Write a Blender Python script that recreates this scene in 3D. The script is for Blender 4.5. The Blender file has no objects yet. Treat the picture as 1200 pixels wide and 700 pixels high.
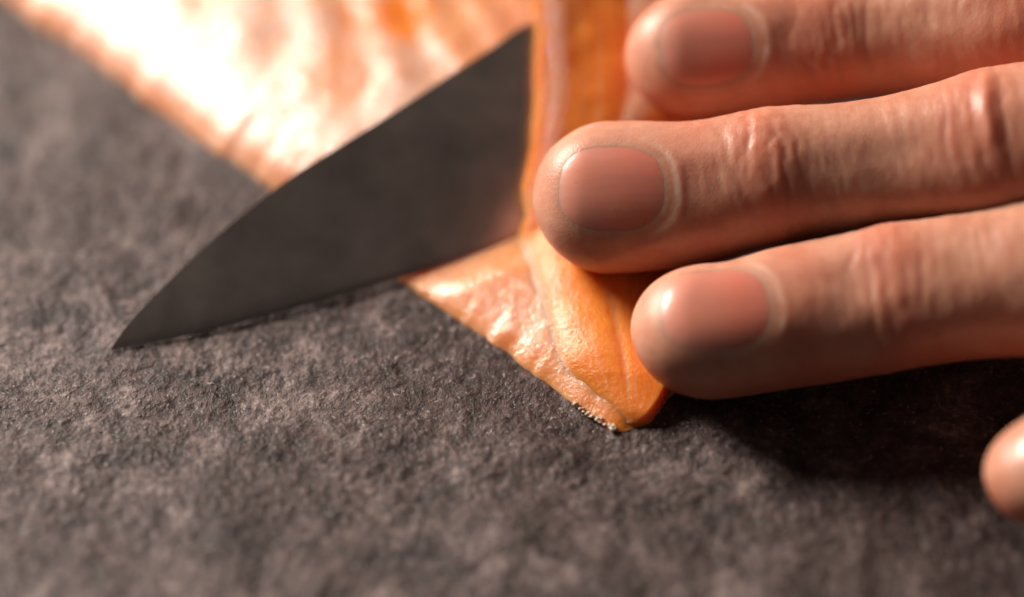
import bpy, math, random
import numpy as np
from mathutils import Vector

MM = 0.001
random.seed(3)
sc = bpy.context.scene

# ------------------------------------------------------------------ camera
ELEV = math.radians(47.0)
DIST = 250.0                       # mm, camera to the board point in the middle of the frame
LENS = 80.0
cd = bpy.data.cameras.new("camera")
cam = bpy.data.objects.new("camera", cd)
sc.collection.objects.link(cam)
cam.location = (0, -DIST*math.cos(ELEV)*MM, DIST*math.sin(ELEV)*MM)
cam.rotation_euler = (math.pi/2-ELEV, 0, 0)
cd.lens = LENS
cd.sensor_width = 36.0
cd.clip_start = 0.01
cd.clip_end = 50.0
cd.dof.use_dof = True
cd.dof.focus_distance = 0.2403
cd.dof.aperture_fstop = 4.2
cd.dof.aperture_blades = 0
sc.camera = cam

# ------------------------------------------------------------------ light
world = bpy.data.worlds.new("World")
sc.world = world
world.use_nodes = True
wb = world.node_tree.nodes["Background"]
wb.inputs[1].default_value = 1.0
# a dim room: darker and cooler low down, lighter up and right, a gradient added for the blade's reflection
_t = world.node_tree
_g = _t.nodes.new("ShaderNodeTexCoord"); _d = _t.nodes.new("ShaderNodeVectorMath"); _d.operation = 'DOT_PRODUCT'
_t.links.new(_g.outputs["Generated"], _d.inputs[0]); _d.inputs[1].default_value = (0.45, 0.0, 0.89)
_r = _t.nodes.new("ShaderNodeValToRGB"); _t.links.new(_d.outputs["Value"], _r.inputs[0])
_r.color_ramp.interpolation = 'EASE'
_r.color_ramp.elements[0].position = 0.55; _r.color_ramp.elements[0].color = (0.036, 0.036, 0.037, 1)
_r.color_ramp.elements[1].position = 1.0; _r.color_ramp.elements[1].color = (0.082, 0.066, 0.057, 1)
_t.links.new(_r.outputs[0], wb.inputs[0])

# one warm soft light, low from the back left and close, as from a small window
def lamp(name, direction, dist, size, energy, col):
    l = bpy.data.lights.new(name, 'AREA')
    l.shape = 'DISK'; l.size = size
    l.energy = energy; l.color = col
    o = bpy.data.objects.new(name, l)
    sc.collection.objects.link(o)
    o.location = Vector(direction).normalized()*dist
    o.rotation_euler = o.location.to_track_quat('Z', 'Y').to_euler()
    return o
lamp("window_light", (-0.82, 0.60, 0.57), 0.60, 0.24, 9.6, (1.0, 0.87, 0.77))

sc.view_settings.view_transform = 'Standard'
sc.view_settings.look = 'None'
sc.view_settings.exposure = 0.0
sc.view_settings.gamma = 1.0
sc.view_settings.use_curve_mapping = False
sc.cycles.use_denoising = True
sc.cycles.max_bounces = 8

# ------------------------------------------------------------------ helpers
CF = np.array([0, math.cos(ELEV), -math.sin(ELEV)])
CU = np.array([0, math.sin(ELEV), math.cos(ELEV)])
CR = np.array([1.0, 0, 0])
CP = -CF*DIST
KX = 18.0/LENS/600.0

def ray(px, py):
    return CF + CR*((px-600)*KX) + CU*((350-py)*KX)
def at(px, py, z):                 # the point at height z (mm) seen in that direction
    r = ray(px, py)
    return CP + r*((z-CP[2])/r[2])
def on_plane(px, py, p0, n):
    r = ray(px, py)
    return CP + r*(np.dot(p0-CP, n)/np.dot(r, n))

def sstep(a, b, x):
    t = np.clip((x-a)/(b-a), 0, 1)
    return t*t*(3-2*t)
def gau(x, s): return np.exp(-(x/s)**2)

def _hash(i, j, k, seed):
    h = (i*374761393 + j*668265263 + k*2147483647 + seed*1274126177) & 0xFFFFFFFF
    h = ((h ^ (h >> 13))*1274126177) & 0xFFFFFFFF
    h = h ^ (h >> 16)
    return (h & 0xFFFF)/65535.0
def noise(x, y, z=0.0, seed=0):
    x, y, z = np.broadcast_arrays(np.asarray(x, float), np.asarray(y, float), np.asarray(z, float))
    xi, yi, zi = np.floor(x).astype(np.int64), np.floor(y).astype(np.int64), np.floor(z).astype(np.int64)
    fx, fy, fz = x-xi, y-yi, z-zi
    fx, fy, fz = fx*fx*(3-2*fx), fy*fy*(3-2*fy), fz*fz*(3-2*fz)
    r = 0
    for dx in (0, 1):
        for dy in (0, 1):
            for dz in (0, 1):
                r = r + _hash(xi+dx, yi+dy, zi+dz, seed)*(fx if dx else 1-fx)*(fy if dy else 1-fy)*(fz if dz else 1-fz)
    return r*2-1
def fbm(x, y, z=0.0, o=4, seed=0, gain=0.5):
    r, a = 0, 1.0
    for k in range(o):
        r = r + a*noise(x*2.03**k, y*2.03**k, np.asarray(z)*2.03**k, seed+k*17)
        a *= gain
    return r

def spline(pts, n):
    """Catmull-Rom through the points, resampled evenly; returns (n, k)"""
    P = np.array(pts, float)
    P = np.vstack([2*P[0]-P[1], P, 2*P[-1]-P[-2]])
    out = []
    for i in range(1, len(P)-2):
        t = np.linspace(0, 1, 40, endpoint=False)[:, None]
        a, b, c, d = P[i-1], P[i], P[i+1], P[i+2]
        out.append(0.5*((2*b)+(-a+c)*t+(2*a-5*b+4*c-d)*t*t+(-a+3*b-3*c+d)*t**3))
    out.append(P[-2][None])
    Q = np.vstack(out)
    L = np.concatenate([[0], np.cumsum(np.linalg.norm(np.diff(Q[:, :3], axis=0), axis=1))])
    s = np.linspace(0, L[-1], n) if np.isscalar(n) else np.asarray(n)
    return np.stack([np.interp(s, L, Q[:, k]) for k in range(Q.shape[1])], 1), L[-1]

def grid_faces(nu, nv, wrap=False, off=0):
    i = np.arange(nu-1)[:, None]
    j = np.arange(nv if wrap else nv-1)[None]
    j2 = (j+1) % nv
    f = np.stack([i*nv+j, (i+1)*nv+j, (i+1)*nv+j2, i*nv+j2], -1).reshape(-1, 4)
    return f+off

def mesh_obj(name, V, F, mat, parent=None, attrs=None, smooth=True):
    """V in mm (n,3), F list/array of faces -> ONE mesh object"""
    me = bpy.data.meshes.new(name)
    V = np.asarray(V, float)*MM
    if isinstance(F, np.ndarray):
        n, k = F.shape
        me.vertices.add(len(V)); me.vertices.foreach_set("co", V.ravel())
        me.loops.add(n*k); me.loops.foreach_set("vertex_index", F.ravel().astype(np.int32))
        me.polygons.add(n)
        me.polygons.foreach_set("loop_start", np.arange(0, n*k, k, dtype=np.int32))
        me.update(calc_edges=True)
        me.validate()
    else:
        me.from_pydata([tuple(v) for v in V], [], [list(map(int, f)) for f in F])
    for k, a in (attrs or {}).items():
        at_ = me.attributes.new(k, 'FLOAT', 'POINT')
        at_.data.foreach_set("value", np.asarray(a, np.float32).ravel())
    if smooth:
        me.polygons.foreach_set("use_smooth", np.ones(len(me.polygons), bool))
    me.update()
    o = bpy.data.objects.new(name, me)
    me.materials.append(mat)
    sc.collection.objects.link(o)
    if parent: o.parent = parent
    return o
def empty(name, label, cat):
    o = bpy.data.objects.new(name, None)
    o.empty_display_size = 0.01
    sc.collection.objects.link(o)
    o["label"] = label; o["category"] = cat
    return o

# node material helper
class NM:
    def __init__(s, name):
        s.m = bpy.data.materials.new(name); s.m.use_nodes = True
        s.t = s.m.node_tree; s.N = s.t.nodes; s.L = s.t.links
        s.p = s.N["Principled BSDF"]
        s.co = s.N.new("ShaderNodeTexCoord").outputs["Object"]
    def new(s, kind, **kw):
        n = s.N.new(kind)
        for k, v in kw.items(): setattr(n, k, v)
        return n
    def link(s, a, b): s.L.new(a, b)
    def val(s, sock, v):
        if hasattr(v, "is_output") or hasattr(v, "links"): s.L.new(v, sock)
        else: sock.default_value = v
    def mapped(s, scale, rot=(0, 0, 0)):
        m = s.new("ShaderNodeMapping"); s.link(s.co, m.inputs[0])
        m.inputs["Scale"].default_value = scale; m.inputs["Rotation"].default_value = rot
        return m.outputs[0]
    def noise(s, per_mm, detail=4, rough=0.55, vec=None, dist=0.0):
        n = s.new("ShaderNodeTexNoise"); s.link(vec if vec is not None else s.co, n.inputs["Vector"])
        n.inputs["Scale"].default_value = per_mm*(1000 if vec is None else 1)
        n.inputs["Detail"].default_value = detail; n.inputs["Roughness"].default_value = rough
        n.inputs["Distortion"].default_value = dist
        return n.outputs[0]
    def voro(s, per_mm, feature='F1'):
        n = s.new("ShaderNodeTexVoronoi", feature=feature); s.link(s.co, n.inputs["Vector"])
        n.inputs["Scale"].default_value = per_mm*1000
        return n.outputs["Distance"]
    def ramp(s, f, stops):
        n = s.new("ShaderNodeValToRGB"); s.link(f, n.inputs[0])
        e = n.color_ramp.elements
        while len(e) < len(stops): e.new(0.5)
        for q, (p, c) in zip(e, stops):
            q.position = p; q.color = (c if len(c) == 4 else (*c, 1)) if hasattr(c, "__len__") else (c, c, c, 1)
        return n.outputs[0]
    def mix(s, f, a, b, mode='MIX'):
        n = s.new("ShaderNodeMix", data_type='RGBA', blend_type=mode)
        s.val(n.inputs[0], f)
        for k, v in ((6, a), (7, b)):
            if isinstance(v, tuple): v = (*v, 1) if len(v) == 3 else v
            s.val(n.inputs[k], v)
        return n.outputs[2]
    def math(s, op, a, b=0.0, clamp=False):
        n = s.new("ShaderNodeMath", operation=op, use_clamp=clamp)
        s.val(n.inputs[0], a); s.val(n.inputs[1], b)
        return n.outputs[0]
    def attr(s, name):
        return s.new("ShaderNodeAttribute", attribute_name=name).outputs["Fac"]
    def bump(s, h, dist_mm, strength=1.0, normal=None):
        n = s.new("ShaderNodeBump"); s.link(h, n.inputs["Height"])
        n.inputs["Distance"].default_value = dist_mm*MM; n.inputs["Strength"].default_value = strength
        if normal is not None: s.link(normal, n.inputs["Normal"])
        return n.outputs[0]
    def set(s, **kw):
        for k, v in kw.items():
            k = k.replace("_", " ")
            sock = s.p.inputs[k]
            if isinstance(v, tuple) and len(v) == 3 and sock.type == 'RGBA': v = (*v, 1)
            s.val(sock, v)

# ------------------------------------------------------------------ materials
def mat_board():
    m = NM("slate_board")
    a = m.noise(0.035, 5, 0.6)
    b = m.noise(0.16, 5, 0.65, dist=0.6)
    c = m.noise(1.1, 4, 0.7)
    col = m.ramp(b, [(0.37, (0.024, 0.0150, 0.0145)), (0.50, (0.080, 0.0560, 0.0535)), (0.64, (0.195, 0.150, 0.143))])
    col = m.mix(m.ramp(a, [(0.42, 0.0), (0.62, 0.7)]), col, (0.046, 0.025, 0.021))
    col = m.mix(0.6, col, m.ramp(c, [(0.36, (0.12, 0.11, 0.11)), (0.5, (0.75, 0.73, 0.72)), (0.66, (2.0, 1.93, 1.88))]), 'MULTIPLY')
    g = m.noise(2.6, 3, 0.7)
    v = m.voro(1.25)
    h = m.math('SUBTRACT', m.math('ADD', m.math('MULTIPLY', c, 0.5), m.math('MULTIPLY', g, 0.3)), m.math('MULTIPLY', v, 0.13))
    col = m.mix(m.ramp(m.noise(2.1, 2, 0.6), [(0.64, 0.0), (0.70, 0.55)]), col, (0.42, 0.38, 0.36))  # bright specks: glints painted into the stone's colour
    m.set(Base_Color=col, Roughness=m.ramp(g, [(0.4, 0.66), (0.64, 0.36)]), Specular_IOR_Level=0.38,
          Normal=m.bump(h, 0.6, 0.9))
    return m.m

def mat_skin():
    m = NM("skin")
    red = m.attr("red"); cut = m.attr("cuticle"); crease = m.attr("crease")
    n1 = m.noise(0.22, 4, 0.6); n2 = m.noise(1.3, 3, 0.6)
    col = m.ramp(n1, [(0.32, (0.49, 0.235, 0.15)), (0.66, (0.61, 0.345, 0.24))])
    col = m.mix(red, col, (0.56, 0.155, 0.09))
    col = m.mix(m.ramp(n2, [(0.35, 0.16), (0.65, 0.0)]), col, (0.36, 0.13, 0.09))
    col = m.mix(m.math('MULTIPLY', crease, 0.35), col, (0.36, 0.13, 0.085))  # creases darkened in colour, standing in for shade in the shallow folds
    col = m.mix(m.math('MULTIPLY', cut, 0.7), col, (0.66, 0.52, 0.43))  # pale cuticle skin, with the nail fold's highlight painted into it
    v = m.voro(2.0, 'DISTANCE_TO_EDGE')
    fine = m.ramp(v, [(0.0, 0.0), (0.22, 1.0)])
    nn = m.noise(3.2, 3, 0.6)
    h = m.math('ADD', m.math('MULTIPLY', fine, 0.5), m.math('MULTIPLY', nn, 0.5))
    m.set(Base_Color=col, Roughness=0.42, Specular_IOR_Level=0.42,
          Subsurface_Weight=0.85, Subsurface_Radius=(1.0, 0.32, 0.17), Subsurface_Scale=0.0036,
          Normal=m.bump(h, 0.036, 0.7))
    return m.m

def mat_nail():
    m = NM("fingernail")
    u = m.attr("along")
    n1 = m.noise(0.3, 3, 0.5)
    col = m.ramp(u, [(0.0, (0.58, 0.34, 0.25)), (0.07, (0.60, 0.34, 0.26)), (0.20, (0.71, 0.28, 0.20)),
                     (0.70, (0.68, 0.20, 0.135)), (0.86, (0.66, 0.20, 0.14)), (1.0, (0.62, 0.23, 0.165))])
    col = m.mix(m.ramp(n1, [(0.4, 0.0), (0.7, 0.35)]), col, (0.52, 0.22, 0.18))
    rid = m.noise(1.0, 3, 0.6, vec=m.mapped((60, 1500, 1500)))
    m.set(Base_Color=col, Roughness=m.ramp(n1, [(0.3, 0.27), (0.7, 0.36)]), Specular_IOR_Level=0.5,
          Subsurface_Weight=0.7, Subsurface_Radius=(1.0, 0.32, 0.2), Subsurface_Scale=0.0016,
          Normal=m.bump(rid, 0.03, 0.6))
    return m.m

def mat_salmon(name, kind):
    m = NM(name)
    fat = m.attr("fat"); rim = m.attr("rim")
    n1 = m.noise(0.10, 4, 0.55); n2 = m.noise(0.9, 4, 0.65)
    col = m.ramp(n1, [(0.30, (0.70, 0.175, 0.020)), (0.55, (0.80, 0.26, 0.038)), (0.75, (0.82, 0.33, 0.075))])
    pale = m.ramp(m.noise(0.26, 4, 0.6, dist=1.2), [(0.35, (0.66, 0.335, 0.20)), (0.65, (0.70, 0.475, 0.38))])
    col = m.mix(fat, col, pale)
    if kind == 'flesh':
        grain = m.noise(2.0, 4, 0.7)
        coarse = m.noise(0.55, 4, 0.6, dist=0.8)
        h = m.math('ADD', m.math('MULTIPLY', grain, 0.6), m.math('MULTIPLY', coarse, 0.4))
        nb = m.bump(h, 0.22, 0.8)
        rough = m.ramp(n2, [(0.35, 0.18), (0.65, 0.30)])
    else:
        grain = m.noise(2.0, 4, 0.7)
        hr = m.math('MULTIPLY', grain, m.math('ADD', m.math('MULTIPLY', rim, 1.0), 0.10))
        nb = m.bump(hr, 1.1, 0.95)
        fib = m.noise(1.0, 3, 0.6, vec=m.mapped((900, 140, 500), (0, 0, 0.5)))
        nb = m.bump(fib, 0.06, 0.5, nb)
        nb = m.bump(m.noise(3.0, 3, 0.7), 0.022, 0.7, nb)
        rough = m.ramp(n2, [(0.35, 0.22), (0.65, 0.34)])
    m.set(Base_Color=col, Roughness=rough, Specular_IOR_Level=0.7 if kind == 'flesh' else 0.5,
          Subsurface_Weight=0.9, Subsurface_Radius=(1.0, 0.42, 0.14), Subsurface_Scale=0.0030,
          Normal=nb, Coat_Normal=nb, Coat_Weight=0.7 if kind == 'flesh' else m.math('ADD', m.math('MULTIPLY', rim, 0.7), 0.3), Coat_Roughness=0.17)
    return m.m

def mat_steel():
    m = NM("blade_steel")
    n = m.noise(1.0, 4, 0.6, vec=m.mapped((60, 2200, 2200), (0, 0, -0.33)))
    n1 = m.noise(0.06, 4, 0.6)
    m.set(Base_Color=m.ramp(m.noise(0.09, 5, 0.6, dist=0.8), [(0.35, (0.38, 0.33, 0.305)), (0.65, (0.49, 0.43, 0.40))]), Metallic=1.0,
          Roughness=m.ramp(m.noise(0.12, 4, 0.6), [(0.35, 0.30), (0.65, 0.42)]), Normal=m.bump(n, 0.006, 0.6))
    return m.m
def mat_plain(name, col, rough, metal=0.0, nscale=0.8):
    m = NM(name)
    n = m.noise(nscale, 4, 0.6)
    c2 = tuple(min(1, v*1.35) for v in col)
    m.set(Base_Color=m.ramp(n, [(0.35, col), (0.68, c2)]), Roughness=rough, Metallic=metal, Normal=m.bump(n, 0.1, 0.5))
    return m.m

M_BOARD, M_SKIN, M_NAIL = mat_board(), mat_skin(), mat_nail()
M_FLESH, M_SLICE, M_STEEL = mat_salmon("salmon_flesh", 'flesh'), mat_salmon("salmon_slice", 'slice'), mat_steel()
M_HANDLE, M_RIVET = mat_plain("handle_wood", (0.05, 0.03, 0.02), 0.5), mat_plain("rivet_brass", (0.55, 0.42, 0.2), 0.35, 1.0)
M_FATBEAD = mat_plain("white_albumin", (0.46, 0.36, 0.27), 0.4)

# ------------------------------------------------------------------ the board
def board():
    def axis(lo, hi, step, out, k=14):
        c = np.arange(lo, hi+1e-6, step)
        g = np.geomspace(step, out, k).cumsum()
        return np.concatenate([(lo-g)[::-1], c, hi+g])
    xs = axis(-72, 72, 0.32, 60); ys = axis(-62, 66, 0.32, 60)
    X, Y = np.meshgrid(xs, ys, indexing='ij')
    w = sstep(120, 76, np.abs(X))*sstep(120, 70, np.abs(Y))
    wx = X + 2.0*noise(X*.12, Y*.12, seed=3); wy = Y + 2.0*noise(X*.12, Y*.12, seed=9)
    Z = 0.26*fbm(wx*.10, wy*.13, o=3, seed=1) + 0.11*fbm(wx*.42, wy*.5, o=3, seed=5) + 0.16*np.abs(fbm(X*1.15, Y*1.25, o=2, seed=8))
    Z = (Z-0.24)*w - 0.24*(1-w)
    Z = np.minimum(Z, 0.25)
    V = np.stack([X, Y, Z], -1).reshape(-1, 3)
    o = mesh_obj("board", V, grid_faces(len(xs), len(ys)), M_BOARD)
    # face up
    o["kind"] = "structure"; o["label"] = "rough grey slate board under the salmon"
    return o
board()

# ------------------------------------------------------------------ knife (plane first: the fish is cut by it)
TIP = at(130, 410, 0.3)
EDG = at(600, 284, 1.1)
KD = (EDG-TIP)/np.linalg.norm(EDG-TIP)                 # along the cutting edge
TILT = math.radians(29.5)
hd_ = np.array([KD[0], KD[1], 0]); hd_ /= np.linalg.norm(hd_)
back = np.array([-hd_[1], hd_[0], 0])
KUP = back*math.cos(TILT) + np.array([0, 0, 1])*math.sin(TILT)
KUP -= KD*np.dot(KUP, KD); KUP /= np.linalg.norm(KUP)
KN = np.cross(KD, KUP); KN = KN if KN[2] > 0 else -KN   # up and towards the viewer
def blade_z(X, Y):
    return TIP[2] - (KN[0]*(X-TIP[0]) + KN[1]*(Y-TIP[1]))/KN[2]

def knife():
    root = empty("kitchen_knife", "dark steel kitchen knife with a pointed blade slicing into the salmon", "knife")
    root.location = Vector(TIP)*MM
    def loc(px, py):
        p = on_plane(px, py, TIP, KN) - TIP
        return np.array([np.dot(p, KD), np.dot(p, KUP)])
    top = [loc(*p) for p in ((129, 410), (150, 381), (185, 343), (232, 298), (285, 252), (343, 208), (402, 170), (462, 132), (521, 93), (572, 60), (621, 28))]
    d = top[-1]-top[-2]; d /= np.linalg.norm(d)
    for k in range(1, 7): top.append(top[-1] + np.array([8.0, 8.0*d[1]/d[0]*(0.55-0.32*k)]))
    bot = [loc(*p) for p in ((129, 411), (180, 401), (250, 386), (320, 368), (400, 346), (470, 325), (540, 305), (605, 284))]
    end = top[-1][0]
    b = bot[-1]
    # heel, then a narrower tang under the slice
    bot += [np.array([b[0]+(end-b[0])*t, b[1]+dy]) for t, dy in ((0.07, 0.6), (0.12, 2.2), (0.17, 5.0), (0.24, 7.6), (0.5, 8.6), (0.75, 9.0), (1.0, 9.2))]
    n, k = 160, 14
    T, _ = spline([(p[0], p[1], 0) for p in top], n)
    B, _ = spline([(p[0], p[1], 0) for p in bot], n)
    # pair by x
    x = np.linspace(0.002, 1, n)**1.2*end
    ty = np.interp(x, T[:, 0], T[:, 1]); by = np.interp(x, B[:, 0], B[:, 1])
    V = []
    ws = np.concatenate([[0, .012, .035], np.linspace(.06, .97, k-5), [.985, 1.0]])
    for side in (1, -1):
        for i in range(n):
            for w in ws:
                y = by[i]+(ty[i]-by[i])*w
                dd = (ty[i]-by[i])*w
                th = min(0.55, 0.08 + 0.20*min(dd, 0.7)/0.7 + 0.018*dd)*min(1, 0.35+x[i]/25)
                
                if w == 0: th = 0.04
                p = KD*x[i] + KUP*y + KN*(side*th)
                V.append(p)
    V = np.array(V); nv = len(ws)
    F = [list(f) for f in grid_faces(n, nv)] + [list(f[::-1]) for f in grid_faces(n, nv, off=n*nv)]
    o2 = n*nv
    for i in range(n-1):
        a, b2 = i*nv+nv-1, (i+1)*nv+nv-1
        F.append([a, b2, o2+b2, o2+a]); a, b2 = i*nv, (i+1)*nv
        F.append([b2, a, o2+a, o2+b2])
    for w in range(nv-1):
        a = (n-1)*nv+w; F.append([a+1, a, o2+a, o2+a+1])
        a = w; F.append([a, a+1, o2+a+1, o2+a])
    o = mesh_obj("blade", V, F, M_STEEL, root)
    o.data.set_sharp_from_angle(angle=math.radians(24))
    # handle, behind the hand
    cy = (ty[-1]+by[-1])/2
    ax = d*1.0; ax[1] *= 0.35; ax /= np.linalg.norm(ax); pr = np.array([-ax[1], ax[0]])
    ss = np.linspace(0, 1, 40); rings = []
    for s in ss:
        hw = (7.2 + 1.6*math.sin(s*math.pi*1.4) + 1.0*s)*min(1, math.sqrt(max(0.05, 1-abs(2*s-1)**14)))
        tk = 5.2*min(1, math.sqrt(max(0.08, 1-abs(2*s-1)**14)))
        c = np.array([end-1.0, cy]) + ax*(s*98)
        for a in np.linspace(0, 2*math.pi, 28, endpoint=False):
            ca, sa = math.cos(a), math.sin(a)
            u = hw*np.sign(ca)*abs(ca)**.75; v = tk*np.sign(sa)*abs(sa)**.75
            q = c+pr*u
            rings.append(KD*q[0]+KUP*q[1]+KN*v)
    F = [list(f) for f in grid_faces(40, 28, True)] + [list(range(28))[::-1], [39*28+i for i in range(28)]]
    h = mesh_obj("handle", rings, F, M_HANDLE, root)
    for s in (0.15, 0.45, 0.75):
        c = np.array([end-1.0, cy]) + ax*(s*98)
        V = []
        for v in (-5.6, 5.6):
            V += [KD*q[0]+KUP*q[1]+KN*v for q in (c+np.array([math.cos(a), math.sin(a)])*2.0 for a in np.linspace(0, 2*math.pi, 20, endpoint=False))]
        F = [[i, (i+1) % 20, 20+(i+1) % 20, 20+i] for i in range(20)] + [list(range(20))[::-1], list(range(20, 40))]
        mesh_obj("rivet", V, F, M_RIVET, h, smooth=False)
knife()

# ------------------------------------------------------------------ salmon
FA, FB = at(22, 8, 0), at(722, 500, 0)
FD = (FB-FA)/np.linalg.norm(FB-FA); FN = np.array([-FD[1], FD[0], 0.0])
FL = np.linalg.norm(FB-FA)

def salmon():
    root = empty("salmon_fillet", "raw orange salmon fillet being sliced on the slate board", "fish fillet")
    root.location = Vector(FB)*MM
    a = np.concatenate([np.linspace(-60, -5, 120, endpoint=False), np.linspace(-5, FL+1.5, 420)])
    e = np.concatenate([np.linspace(0, 4, 40, endpoint=False), np.linspace(4, 42, 210), np.linspace(42.4, 50, 24)])
    A, E = np.meshgrid(a, e, indexing='ij')
    amax = FL+1.5-0.85*np.maximum(E-7, 0)                # the tail end runs back at a slant
    A = -60+(A+60)*(amax+60)/(FL+61.5)
    wob = 0.35*fbm(A*.08, 0*A, seed=4, o=3) - 0.5 + 0.18*fbm(A*.5, 0*A, seed=6, o=2)
    # rounded tail corner
    r = 3.0
    dd = amax-A
    inset = np.where(dd < r, r-np.sqrt(np.maximum(0, r*r-(r-np.clip(dd, 0, r))**2)), 0)
    EE = inset*0.8 + (E)*(1-inset*0.8/50) + wob*sstep(10, 0, E)
    P = FA[None, None] + FD*A[..., None] + FN*EE[..., None]
    X, Y = P[..., 0], P[..., 1]
    bz = blade_z(X, Y)
    inside = np.minimum(E, 50.5-E)
    q = ((X-TIP[0])*(-hd_[1]) + (Y-TIP[1])*hd_[0])       # distance behind the cutting edge
    lump = 0.22*fbm(X*.12, Y*.12, o=3, seed=11) + 0.05*fbm(X*.7, Y*.7, o=3, seed=12)
    tail_end = 1-np.exp(-np.maximum(dd, 0)/1.5)
    edge_f = (1-np.exp(-inside/1.3))*tail_end
    fz = np.minimum(1.3 + 0.24*E, 2.9)*edge_f*(1-0.45*sstep(9, 16, E)) + 0.8*lump*edge_f
    near = sstep(-6, -0.5, q)
    fz = fz*(1-near) + np.minimum(fz, 0.35+0.11*E)*near
    rear = np.clip(bz-0.75, 0.6, 6.6+0.10*E)
    edge = (1-np.exp(-inside/6.5))*tail_end
    edge2 = np.sqrt(np.clip(inside/2.2, 0, 1))*np.sqrt(np.clip(dd/2.0, 0, 1))
    seg = np.sin((A*0.9 + 6*noise(E*.06, A*.03, seed=2) + 0.03*E*E)*0.55)
    rz = rear*edge*0.88 + 0.6*edge2 + 0.16*seg*edge*sstep(2, 14, q)*sstep(6, 14, E) + lump*edge
    over = (q < 0.3) | (bz < fz)                          # in front of the blade, or lapping up onto it
    Z = np.where(over, fz, np.minimum(rz, np.maximum(bz-0.6, 0.15)))
    Z = np.maximum(Z, 0.0)-0.15
    # pale belly membrane along the edge, orange flesh inside
    bw = np.where(q > 0, 20.5, 12.0 + 0.16*np.maximum(FL-A, 0)) + 2.5*fbm(A*.1, E*.1, seed=21)
    fat = sstep(3.0, -2.5, E-bw)
    st = noise(A*.16+1.3*fbm(A*.08, E*.08, seed=31), E*.035, seed=30)
    fat = fat*(1-0.5*sstep(6, 12, E)*sstep(0.25, -0.35, st)) + 0.55*sstep(0.3, 0.7, st)*(1-fat)
    fat = fat*(0.55+0.45*sstep(0.0, 5.0, E))
    fat = np.clip(fat, 0, 1)*sstep(1.0, 6.0, dd)*np.where(q > 0.3, 1.0, 0.55)
    nu, nv = A.shape
    V = np.stack([X, Y, Z], -1).reshape(-1, 3)
    F = grid_faces(nu, nv)
    # underside
    bnd = np.concatenate([np.arange(nv), np.arange(1, nu)*nv+nv-1, (nu-1)*nv+np.arange(nv-2, -1, -1), np.arange(nu-2, 0, -1)*nv])
    Bv = V[bnd].copy(); Bv[:, 2] = -0.5
    off = len(V); nb = len(bnd)
    W = np.stack([bnd, np.roll(bnd, -1), off+(np.arange(nb)+1) % nb, off+np.arange(nb)], -1)
    V2 = np.vstack([V, Bv])
    fat2 = np.concatenate([fat.ravel(), fat.ravel()[bnd]])
    o = mesh_obj("flesh", V2-FB, np.vstack([F, W]), M_FLESH, root, {"fat": fat2, "rim": fat2*0})
    # ---- the slice over the blade
    def lipz(px, py, add):
        r_ = on_plane(px, py, TIP+np.array([0, 0, add]), KN); return r_
    def flesh_top(p):
        E_ = max(0.0, float(np.dot(p-FA, FN))); dd_ = max(0.0, FL+1.5-float(np.dot(p-FA, FD)))
        return min(1.3+0.24*E_, 2.9)*(1-math.exp(-E_/1.3))*(1-0.45*float(sstep(9, 16, E_)))*(1-math.exp(-dd_/1.5))-0.15
    def on_flesh(px, py, dz):
        z = 1.5
        for _ in range(12): z = 0.5*z + 0.5*flesh_top(at(px, py, z))
        p = at(px, py, z); p[2] += dz
        return p
    Lp = [at(735, 496, 0.2), on_flesh(706, 479, -.1), on_flesh(676, 454, -.1), on_flesh(652, 424, .05), on_flesh(640, 380, .1), on_flesh(628, 335, 0.15), on_flesh(618, 292, .3)]
    Lp += [lipz(622, 262, 2.6), lipz(634, 215, 3.0), lipz(646, 160, 3.2), lipz(652, 100, 3.2), lipz(650, 40, 3.2), lipz(650, -20, 3.2), lipz(655, -110, 3.2), lipz(660, -190, 3.2)]
    Rp = [at(743, 496, 0.3), at(760, 480, 1.6), at(778, 450, 2.4), at(788, 410, 2.6), at(796, 360, 2.6), at(803, 305, 2.6), at(812, 250, 3.0),
          at(826, 215, 4.0), at(850, 170, 5.4), at(866, 120, 8.8), at(872, 70, 10.8), at(874, 20, 12.8), at(872, -40, 14.0), at(866, -120, 15.0), at(860, -200, 16.0)]
    n = 300
    def par(P):
        P = np.array(P); P = np.vstack([2*P[0]-P[1], P, 2*P[-1]-P[-2]]); out = []
        for t in np.linspace(0, len(P)-3-1e-6, n):
            i = int(t)+1; f = t-int(t); a_, b_, c_, d_ = P[i-1], P[i], P[i+1], P[i+2]
            out.append(0.5*((2*b_)+(-a_+c_)*f+(2*a_-5*b_+4*c_-d_)*f*f+(-a_+3*b_-3*c_+d_)*f**3))
        return np.array(out)
    Lc, Rc = par(Lp), par(Rp)
    tt = np.linspace(0, 1, n)
    rows, fat, rim = [], [], []
    na, nt = 14, 90
    w_top = np.linspace(0, 1, nt)
    for i in range(n):
        l, rr = Lc[i], Rc[i]
        ac = (rr-l)*[1, 1, 0]; wd = np.linalg.norm(ac); ac /= wd
        lo = 0.15 if tt[i] < 0.5 else None
        wob = 0.35*fbm(np.array([tt[i]*26]), np.array([3.0]), o=3, seed=41)[0]
        tail = sstep(.50, .42, tt[i]); wob *= 1-0.8*tail; lowl = 0.0*tail + 1.2*sstep(.5, .6, tt[i])
        top = l[None]*(1-w_top[:, None]) + rr[None]*w_top[:, None]
        bul = (1.2*(1-tail)*np.sin(np.pi*w_top) + 1.8*tail*np.sin(np.pi*w_top**0.75))*sstep(0, .25, tt[i]) 
        top[:, 2] += bul*min(1, wd/10)
        top[:, 2] += (0.22-0.14*tail)*fbm(top[:, 0]*.16, top[:, 1]*.16, o=3, seed=44)
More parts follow.
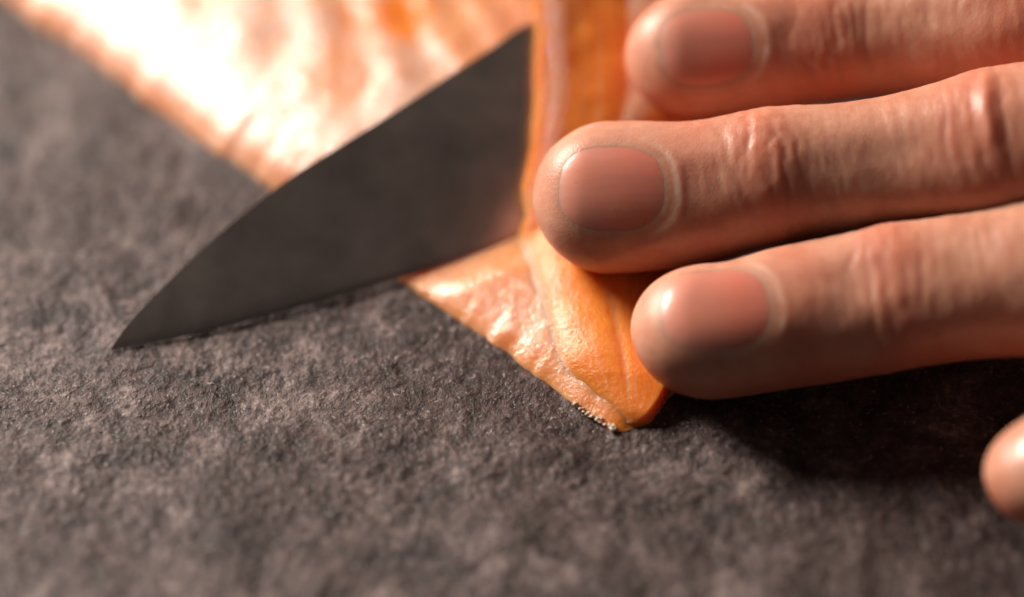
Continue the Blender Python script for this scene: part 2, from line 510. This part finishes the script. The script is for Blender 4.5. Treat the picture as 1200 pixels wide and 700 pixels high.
        # a soft seam where the fat line runs
        seam = 0.37+0.04*np.sin(tt[i]*9)+0.03*noise(np.array([tt[i]*12]), 0.0, seed=50)[0] + 0.16*tail*sstep(.45, .15, tt[i])
        top[:, 2] -= 0.16*gau(w_top-seam, 0.05)*sstep(.08, .2, tt[i])
        bt = top.copy()
        bzz = blade_z(bt[:, 0], bt[:, 1])
        behind = ((bt[:, 0]-TIP[0])*(-hd_[1]) + (bt[:, 1]-TIP[1])*hd_[0])
        bt[:, 2] = np.where(behind > 0, np.maximum(bzz+0.25, 0.1), -0.3)
        bt[:, 2] = np.minimum(bt[:, 2], top[:, 2]-2*0.3)
        def arc(c_top, c_bot, sgn):
            out = []
            mid = (c_top[2]+c_bot[2])/2; hh = (c_top[2]-c_bot[2])/2
            for k in range(1, na):
                th = math.pi/2 - math.pi*k/na
                p = c_top.copy(); p[:2] += ac[:2]*sgn*(min(1.3-0.8*tail, hh)+lowl+wob)*(math.cos(th) if th > 0 else math.cos(th)+(1-math.cos(th))*tail)
                p[2] = mid+hh*math.sin(th); out.append(p)
            return out
        ring = list(top) + arc(top[-1], bt[-1], 1) + list(bt[::-1]) + arc(top[0], bt[0], -1)[::-1]
        rows.append(ring)
        band = sstep(-0.02, 0.015, w_top-seam)*sstep(0.20, 0.10, w_top-seam)*sstep(0.45, 0.6, tt[i])*0.85
        thin = gau(w_top-seam, 0.022)*sstep(0.55, 0.45, tt[i])*sstep(.08, .2, tt[i])*0.28
        lipf = gau(w_top, 0.045)*0.85*sstep(.55, .35, tt[i])
        lines = sum(gau(w_top-(c0+0.03*noise(np.array([tt[i]*7+c0*40]), 0.0, seed=60)[0]), 0.009)*(0.30+0.30*noise(np.array([tt[i]*15+c0*90]), 1.0, seed=61)[0]) for c0 in (0.13, 0.22, 0.30, 0.58, 0.68, 0.78))
        pl = np.clip(np.maximum(lines, 0)+band+thin+lipf + 0.5*sstep(0.10, 0.0, tt[i])*sstep(.6, .2, w_top), 0, 1)
        fat.append(np.concatenate([pl, np.full(na-1, .1), np.zeros(nt), np.full(na-1, .85*tail)]))
        rimv = gau(w_top, 0.05)*(1-0.75*tail)
        rim.append(np.concatenate([rimv, np.zeros(na-1), np.zeros(nt), np.full(na-1, 1-0.75*tail)]))
    R = np.array(rows); k = R.shape[1]
    V = R.reshape(-1, 3); F = grid_faces(n, k, True)
    c0, c1 = R[0].mean(0), R[-1].mean(0)
    V = np.vstack([V, c0, c1]); N0 = n*k
    F = [list(f[::-1]) for f in F] + [[j, (j+1) % k, N0] for j in range(k)] + [[(n-1)*k+(j+1) % k, (n-1)*k+j, N0+1] for j in range(k)]
    mesh_obj("slice", V-FB, F, M_SLICE, root, {"fat": np.concatenate([np.ravel(fat), [0, 0]]), "rim": np.concatenate([np.ravel(rim), [0, 0]])})
    # ---- crumbs of white albumin at the tail
    rnd = np.random.RandomState(5)
    for k in range(16):
        px = 676+46*(k+rnd.uniform(-.4, .4))/16; s = 0.16+0.26*rnd.uniform()**2
        c = at(px, 472+(px-676)*0.62+4+rnd.uniform(-2, 3), 0.15)
        nu, nv = 9, 12; V = []
        for i in range(nu):
            th = math.pi*i/(nu-1)
            for j in range(nv):
                ph = 2*math.pi*j/nv
                d_ = np.array([math.sin(th)*math.cos(ph), math.sin(th)*math.sin(ph)*.8, math.cos(th)*.7])
                rr_ = s*(1+0.75*noise(np.array([d_[0]*1.6+px]), np.array([d_[1]*2]), np.array([d_[2]*2]))[0])
                V.append(c+d_*rr_-FB)
        mesh_obj("albumin_bead", V, grid_faces(nu, nv, True), M_FATBEAD, root)
salmon()

# ------------------------------------------------------------------ hand
def make_finger(axis, dorsal_deg, prof, nail, joints, seed, length=None, folds=(), cutk=0.6):
    """axis: (px,py,z) list; prof: list of (s, half width, dorsal, palmar); returns V, F, attrs, nail data"""
    pts = [at(*p) for p in axis]
    _, L = spline(pts, 10)
    L = L if length is None else min(L, length)
    tipn = 60
    s = np.concatenate([9*(1-np.cos(np.linspace(0, math.pi/2, tipn, endpoint=False))), np.arange(9, 62, 0.22), np.linspace(62, L, 30)])
    C, _ = spline(pts, np.minimum(s, L))
    Tn = np.gradient(C, np.maximum(s, 1e-6) + np.arange(len(s))*1e-9, axis=0)
    Cs, _ = spline(pts, np.linspace(0, L, 60)); Ts = np.gradient(Cs, axis=0)
    for k in range(4):
        Ts[1:-1] = (Ts[:-2]+Ts[1:-1]*2+Ts[2:])/4
    Tn = np.stack([np.interp(s, np.linspace(0, L, 60), Ts[:, k]) for k in range(3)], 1)
    Tn /= np.linalg.norm(Tn, axis=1)[:, None]
    al = np.radians(np.interp(s, [0, 30, 90], dorsal_deg))
    D = np.stack([0*al, -np.cos(al), np.sin(al)], 1)
    D -= Tn*(D*Tn).sum(1)[:, None]; D /= np.linalg.norm(D, axis=1)[:, None]
    S = np.cross(D, Tn)                                    # sideways (far side)
    pr = np.array(prof)
    def pf(col):
        y = np.interp(s, pr[:, 0], pr[:, col])
        ker = np.ones(9)/9
        yy = np.interp(np.arange(0, L, .5), s, y)
        yy = np.convolve(np.pad(yy, 4, 'edge'), ker, 'valid')
        return np.interp(s, np.arange(0, L, .5), yy)
    W, HD, HP = pf(1), pf(2), pf(3)
    def tipf(ln, p): return np.power(1-np.power(np.clip(1-s/ln, 0, 1), 2.0), p)
    W = W*tipf(8.2, 0.52); HP = HP*tipf(8.5, 0.55); HD = HD*tipf(6.5, 0.5)
    nphi = 190
    ph = np.linspace(-math.pi, math.pi, nphi, endpoint=False)
    cp, sp = np.cos(ph), np.sin(ph)
    sx = np.sign(sp)*np.abs(sp)**0.92
    cy = np.where(cp > 0, np.abs(cp)**0.88, -np.abs(cp)**0.95)
    def surf(si, phi):          # si index float array not needed: build on the lattice only
        pass
    H = np.where(cp[None] > 0, HD[:, None], HP[:, None])
    P = C[:, None] + S[:, None]*(W[:, None]*sx[None])[..., None] + D[:, None]*(H*cy[None])[..., None]
    # normals of the smooth form
    du = np.gradient(P, axis=0); dv = np.roll(P, -1, 1)-np.roll(P, 1, 1)
    N = np.cross(dv, du); N /= np.maximum(np.linalg.norm(N, axis=2), 1e-9)[..., None]
    outw = P-C[:, None]
    if (N[80:200]*outw[80:200]).sum() < 0: N = -N
    N[0] = -Tn[0]
    Sg, Pg = np.meshgrid(s, ph, indexing='ij')
    lat = W[:, None]*sp[None]*np.ones_like(Sg)
    dors = sstep(-0.25, 0.55, cp)[None]*np.ones_like(Sg)
    # ---- nail bed
    s0, s1, hw = nail
    def nail_m(sv, lt):
        c = (sv-(s0+s1)/2)/((s1-s0)/2)                     # -1 distal, 1 proximal
        half = hw*(0.90+0.10*np.cos(np.clip(c, -1, 1)*1.3))
        pw = np.where(c > 0, 2.6, 3.6)
        rr = (np.abs(c)**pw + np.abs(lt/half)**2.7)**(1/2.7)
        return (rr-1)*hw                                   # ~ mm outside the rim
    m = nail_m(Sg, lat)
    top = (cp > 0.05)[None]*np.ones_like(Sg)
    prox = sstep(s0+2.5, s0+6, Sg)
    disp = np.zeros_like(Sg)
    disp -= (0.09+0.16*prox)*sstep(-0.2, -2.6, m)*top
    disp += (0.05*prox+0.01)*sstep(-.15, 1.0, m)*sstep(3.2, 1.0, m)*top
    disp += 0.07*gau(m-0.6, 0.38)*top*sstep(s1-2.5, s1+0.5, Sg)
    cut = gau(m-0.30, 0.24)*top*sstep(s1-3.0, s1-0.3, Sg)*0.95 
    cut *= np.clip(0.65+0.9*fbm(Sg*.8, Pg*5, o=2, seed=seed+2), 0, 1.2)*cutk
    # ---- joints: bulge and transverse creases
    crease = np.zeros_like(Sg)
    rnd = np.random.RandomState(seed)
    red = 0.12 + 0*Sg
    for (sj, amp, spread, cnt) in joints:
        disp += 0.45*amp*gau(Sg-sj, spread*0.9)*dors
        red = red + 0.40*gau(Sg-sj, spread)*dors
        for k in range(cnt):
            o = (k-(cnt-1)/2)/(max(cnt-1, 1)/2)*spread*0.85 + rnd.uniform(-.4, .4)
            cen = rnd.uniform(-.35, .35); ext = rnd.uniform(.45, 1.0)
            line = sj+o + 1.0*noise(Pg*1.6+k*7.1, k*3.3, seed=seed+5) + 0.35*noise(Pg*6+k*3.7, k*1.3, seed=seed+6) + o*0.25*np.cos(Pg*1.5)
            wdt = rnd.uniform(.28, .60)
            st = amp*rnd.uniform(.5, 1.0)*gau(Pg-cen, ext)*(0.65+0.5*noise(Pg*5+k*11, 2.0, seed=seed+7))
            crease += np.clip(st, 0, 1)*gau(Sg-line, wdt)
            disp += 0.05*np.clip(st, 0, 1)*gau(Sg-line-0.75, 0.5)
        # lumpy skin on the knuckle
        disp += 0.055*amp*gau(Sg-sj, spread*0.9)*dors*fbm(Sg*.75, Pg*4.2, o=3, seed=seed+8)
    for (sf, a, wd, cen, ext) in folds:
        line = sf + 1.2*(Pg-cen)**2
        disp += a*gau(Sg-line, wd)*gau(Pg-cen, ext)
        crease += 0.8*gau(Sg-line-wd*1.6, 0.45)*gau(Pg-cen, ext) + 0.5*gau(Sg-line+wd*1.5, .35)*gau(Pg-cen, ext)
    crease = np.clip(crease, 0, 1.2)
    disp -= 0.11*crease
    # fine transverse lines all over the back, faint ridges on the pad
    disp += 0.05*dors*fbm(Sg*.85, Pg*1.5, o=3, seed=seed+9)*sstep(s1, s1+5, Sg)
    disp += 0.018*fbm(Sg*.7, Pg*6, o=3, seed=seed+10)*sstep(1.0, -.2, top*sstep(.6, 0, m))
    disp += 0.22*fbm(Sg*.12, Pg*1.3, o=2, seed=seed+12)*sstep(2, 8, Sg)*(1-top*sstep(1.5, 0, m))
    disp *= sstep(0.0, 1.2, Sg)
    red = red + 0.40*sstep(8, 1, Sg)*sstep(.3, -.5, cp)[None] + 0.25*gau(Sg-(s1+2.8), 3.0)*dors + 0.52*sstep(0.6, -0.2, cp)[None]  # sides: redder skin, plus warm bounce in the shade put into the colour
    V = P + N*disp[..., None]
    nu = len(s)
    F = grid_faces(nu, nphi, True)
    flat = V.reshape(-1, 3)
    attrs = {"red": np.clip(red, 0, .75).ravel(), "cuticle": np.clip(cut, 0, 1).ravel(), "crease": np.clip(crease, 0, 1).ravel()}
    # ---- nail plate on the same form
    na, nb = 70, 46
    uu = np.linspace(-1, 1, na); vv = np.linspace(-1, 1, nb)
    from_s = lambda arr, q: np.interp(q, s, arr)
    top_v, al_v = [], []
    for layer in (0, 1):
        for u in uu:
            for v in vv:
                c = math.copysign(abs(u)**0.9, u)
                pw = 2.6 if c > 0 else 3.6
                cc = c*1.03
                half = hw*(0.90+0.10*math.cos(c*1.3))
                lt = v*half*1.03*max(0.0, 1-abs(c)**(pw*1.35))**(1/2.9) if abs(c) < 1 else 0
                q = (s0+s1)/2 + cc*(s1-s0)/2
                w_ = from_s(W, q); h_ = from_s(HD, q)
                sn = np.clip(lt/max(w_, .1), -.99, .99)
                phi = math.asin(sn); cph = math.cos(phi)
                cpt = np.array([from_s(C[:, k], q) for k in range(3)]); dv_ = np.array([from_s(D[:, k], q) for k in range(3)])
                sv_ = np.array([from_s(S[:, k], q) for k in range(3)])
                sxx = math.copysign(abs(sn)**.92, sn) if sn else 0
                n_ = dv_*cph*1.0 + sv_*sn*0.9; n_ /= np.linalg.norm(n_)
                dist = abs(c)
                rho = (abs(cc)**pw + abs(lt/half)**2.7)**(1/2.7)
                lift = -0.10 + 0.18*(1-rho**3) - 0.06*max(0, (-c-.3)/.7)
                p = cpt + sv_*w_*sxx + dv_*h_*cph**.88 + n_*(lift-(0.38 if layer else 0))
                top_v.append(p); al_v.append((u+1)/2)
    o2 = na*nb
    NF = [list(f) for f in grid_faces(na, nb)] + [list(f[::-1]) for f in grid_faces(na, nb, off=o2)]
    rim = [j for j in range(nb)] + [i*nb+nb-1 for i in range(1, na)] + [(na-1)*nb+j for j in range(nb-2, -1, -1)] + [i*nb for i in range(na-2, 0, -1)]
    NF += [[rim[k], rim[(k+1) % len(rim)], o2+rim[(k+1) % len(rim)], o2+rim[k]] for k in range(len(rim))]
    return flat, F, attrs, (np.array(top_v), NF, np.array(al_v)), (C[-1], S[-1], D[-1], W[-1])

def hand():
    root = None
    specs = [
        # index
        dict(axis=[(733, 72, 15), (800, 66, 15.5), (900, 58, 16.5), (985, 47, 17.5), (1080, 36, 19.5), (1180, 22, 22), (1420, -8, 27), (1680, -40, 31)],
             dorsal_deg=(50, 52, 66), prof=[(0, 7.2, 5.6, 6.6), (10, 7.2, 5.6, 6.8), (21, 6.6, 6.0, 6.4), (32, 6.6, 6.0, 6.4), (44, 7.9, 6.8, 6.8), (60, 8.2, 7, 8), (90, 9.5, 8.5, 9)],
             nail=(2.5, 15.0, 4.7), joints=[(22.5, .9, 3.2, 6), (43, .7, 4.5, 5)], seed=11, folds=[(25.0, .18, 1.2, -.2, .8)]),
        # middle
        dict(axis=[(626, 226, 10.5), (720, 231, 11.5), (820, 225, 12.5), (910, 210, 14), (1040, 192, 16), (1190, 170, 19), (1420, 128, 25), (1680, 82, 30)],
             dorsal_deg=(54, 54, 68), prof=[(0, 8.0, 5.9, 7.2), (10, 8.1, 5.9, 7.4), (24, 7.3, 6.3, 7.6), (38, 7.1, 6.2, 7.2), (49, 8.2, 7.2, 7), (66, 8.4, 7.2, 8), (95, 9.5, 8.5, 9)],
             nail=(2.6, 15.3, 5.0), joints=[(25.5, 1.1, 3.4, 8), (48, .8, 5.5, 5)], seed=23, folds=[(49.0, .55, 1.0, 0.25, .5)]),
        # ring
        dict(axis=[(740, 378, 7.4), (830, 387, 7.8), (920, 373, 8.4), (1000, 357, 9.4), (1100, 343, 11), (1200, 329, 13), (1420, 287, 19), (1680, 236, 26)],
             dorsal_deg=(73, 70, 76), prof=[(0, 7.0, 5.8, 6.6), (10, 7.0, 5.8, 6.9), (17, 7.5, 6.3, 7.0), (26, 7.5, 6.8, 7.0), (38, 7.6, 6.8, 7.0), (50, 8.2, 7.2, 7), (66, 8.2, 7.2, 8), (95, 9.3, 8.4, 9)],
             nail=(2.4, 14.8, 5.1), joints=[(27.5, .8, 3.6, 7), (51, 1.0, 5.0, 8)], seed=37, folds=[]),
        # little
        dict(axis=[(1153, 552, 6.6), (1215, 554, 7.2), (1290, 540, 9), (1380, 512, 12.5), (1480, 470, 17), (1650, 385, 22)],
             dorsal_deg=(84, 80, 78), prof=[(0, 6.2, 5.2, 5.8), (10, 6.2, 5.2, 5.9), (22, 6.0, 5.5, 5.6), (38, 7.0, 6, 6), (60, 8, 7, 7.5)],
             nail=(2.4, 11.5, 4.3), joints=[(20, .8, 3.0, 6), (37, 1.0, 4.0, 7)], seed=51, folds=[]),
    ]
    Vs, Fs, At, nails, ends = [], [], {"red": [], "cuticle": [], "crease": []}, [], []
    off = 0
    def add(V, F, attrs):
        nonlocal off
        Vs.append(V); Fs.append(F+off); off += len(V)
        for k in At: At[k].append(attrs[k])
    for sp_ in specs:
        V, F, a, nl, en = make_finger(**sp_)
        add(V, F, a); nails.append(nl); ends.append(en)
    # palm, wrist and forearm stub beyond the frame
    I, Mi, Ri, Li = [e[0] for e in ends]
    acr = (I-Li)/np.linalg.norm(I-Li)
    cen0 = (I+Mi+Ri+Li)/4
    axd = np.array([1.0, 0.03, 0.16]); axd -= acr*np.dot(axd, acr); axd /= np.linalg.norm(axd)
    dn = np.cross(axd, acr); dn = dn if dn[2] > 0 else -dn
    pos = np.array([-9, -6, -2, 4, 14, 30, 50, 72, 92, 105, 125, 150, 185])
    hw = np.array([31, 37, 41, 43, 44, 44, 42, 36, 29, 27, 28, 31, 33.0])
    hh = np.array([5, 8.5, 10.5, 12, 13.5, 15, 16, 17, 17, 17.5, 19, 21, 23.0])
    st = np.linspace(-9, 185, 120); na_ = 120
    ph = np.linspace(0, 2*math.pi, na_, endpoint=False)
    R = []
    for x in st:
        w_, h_ = np.interp(x, pos, hw), np.interp(x, pos, hh)
        c = cen0+axd*x+dn*(-1.0)
        R.append(c[None] + acr[None]*(w_*np.sign(np.cos(ph))*np.abs(np.cos(ph))**.8)[:, None] + dn[None]*(h_*np.sign(np.sin(ph))*np.abs(np.sin(ph))**.9)[:, None])
    R = np.array(R)
    for k in range(3): R[1:-1] = (R[:-2]+2*R[1:-1]+R[2:])/4
    V = R.reshape(-1, 3); z = np.zeros(len(V))
    V += (dn[None]*0.3*fbm(V[:, 0]*.1, V[:, 1]*.1, V[:, 2]*.1, seed=70)[:, None])
    F = grid_faces(len(st), na_, True)
    cap0 = np.vstack([V, R[0].mean(0), R[-1].mean(0)])
    capf = [[j, (j+1) % na_, len(V), len(V)] for j in range(na_)]
    add(V, F, {"red": z+.2, "cuticle": z, "crease": z})
    # thumb, tucked along the far side of the palm
    thumb_pts = [cen0+axd*66+acr*30-dn*4, cen0+axd*42+acr*50-dn*8, cen0+axd*14+acr*60-dn*10, cen0-axd*12+acr*60-dn*11]
    C, L = spline(thumb_pts, 70)
    T = np.gradient(C, axis=0); T /= np.linalg.norm(T, axis=1)[:, None]
    Sd = np.cross(T, dn[None]); Sd /= np.linalg.norm(Sd, axis=1)[:, None]; Dn = np.cross(Sd, T)
    sl = np.linspace(0, 1, 70)
    rad = np.interp(sl, [0, .35, .6, .72, .88, 1], [15, 12, 9.8, 10.2, 10, 9.5])*np.sqrt(np.clip(1-np.clip((sl-.88)/.12, 0, 1)**2, 0.0004, 1))
    ph = np.linspace(0, 2*math.pi, 60, endpoint=False)
    R = C[:, None]+Sd[:, None]*(rad[:, None]*np.cos(ph))[..., None]+Dn[:, None]*(rad[:, None]*.86*np.sin(ph))[..., None]
    V = R.reshape(-1, 3); z = np.zeros(len(V))
    add(V, grid_faces(70, 60, True), {"red": z+.2, "cuticle": z, "crease": z})
    V = np.vstack(Vs); F = np.vstack(Fs)
    base = cen0.copy(); base[2] = 0
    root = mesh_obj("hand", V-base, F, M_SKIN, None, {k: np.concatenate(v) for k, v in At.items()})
    root.location = Vector(base)*MM
    root["label"] = "bare left hand from the right, fingertips pressing on the salmon"
    root["category"] = "hand"
    for (nv_, nf_, al_) in nails:
        mesh_obj("fingernail", nv_-base, nf_, M_NAIL, root, {"along": al_})
hand()

# outward normals everywhere
import bmesh
for o in list(sc.objects):
    if o.type == 'MESH':
        bm = bmesh.new(); bm.from_mesh(o.data)
        if o.name.startswith("board"):
            if bm.faces[:][0].normal.z < 0: bmesh.ops.reverse_faces(bm, faces=bm.faces[:])
        else:
            bmesh.ops.recalc_face_normals(bm, faces=bm.faces[:])
        bm.to_mesh(o.data); bm.free()
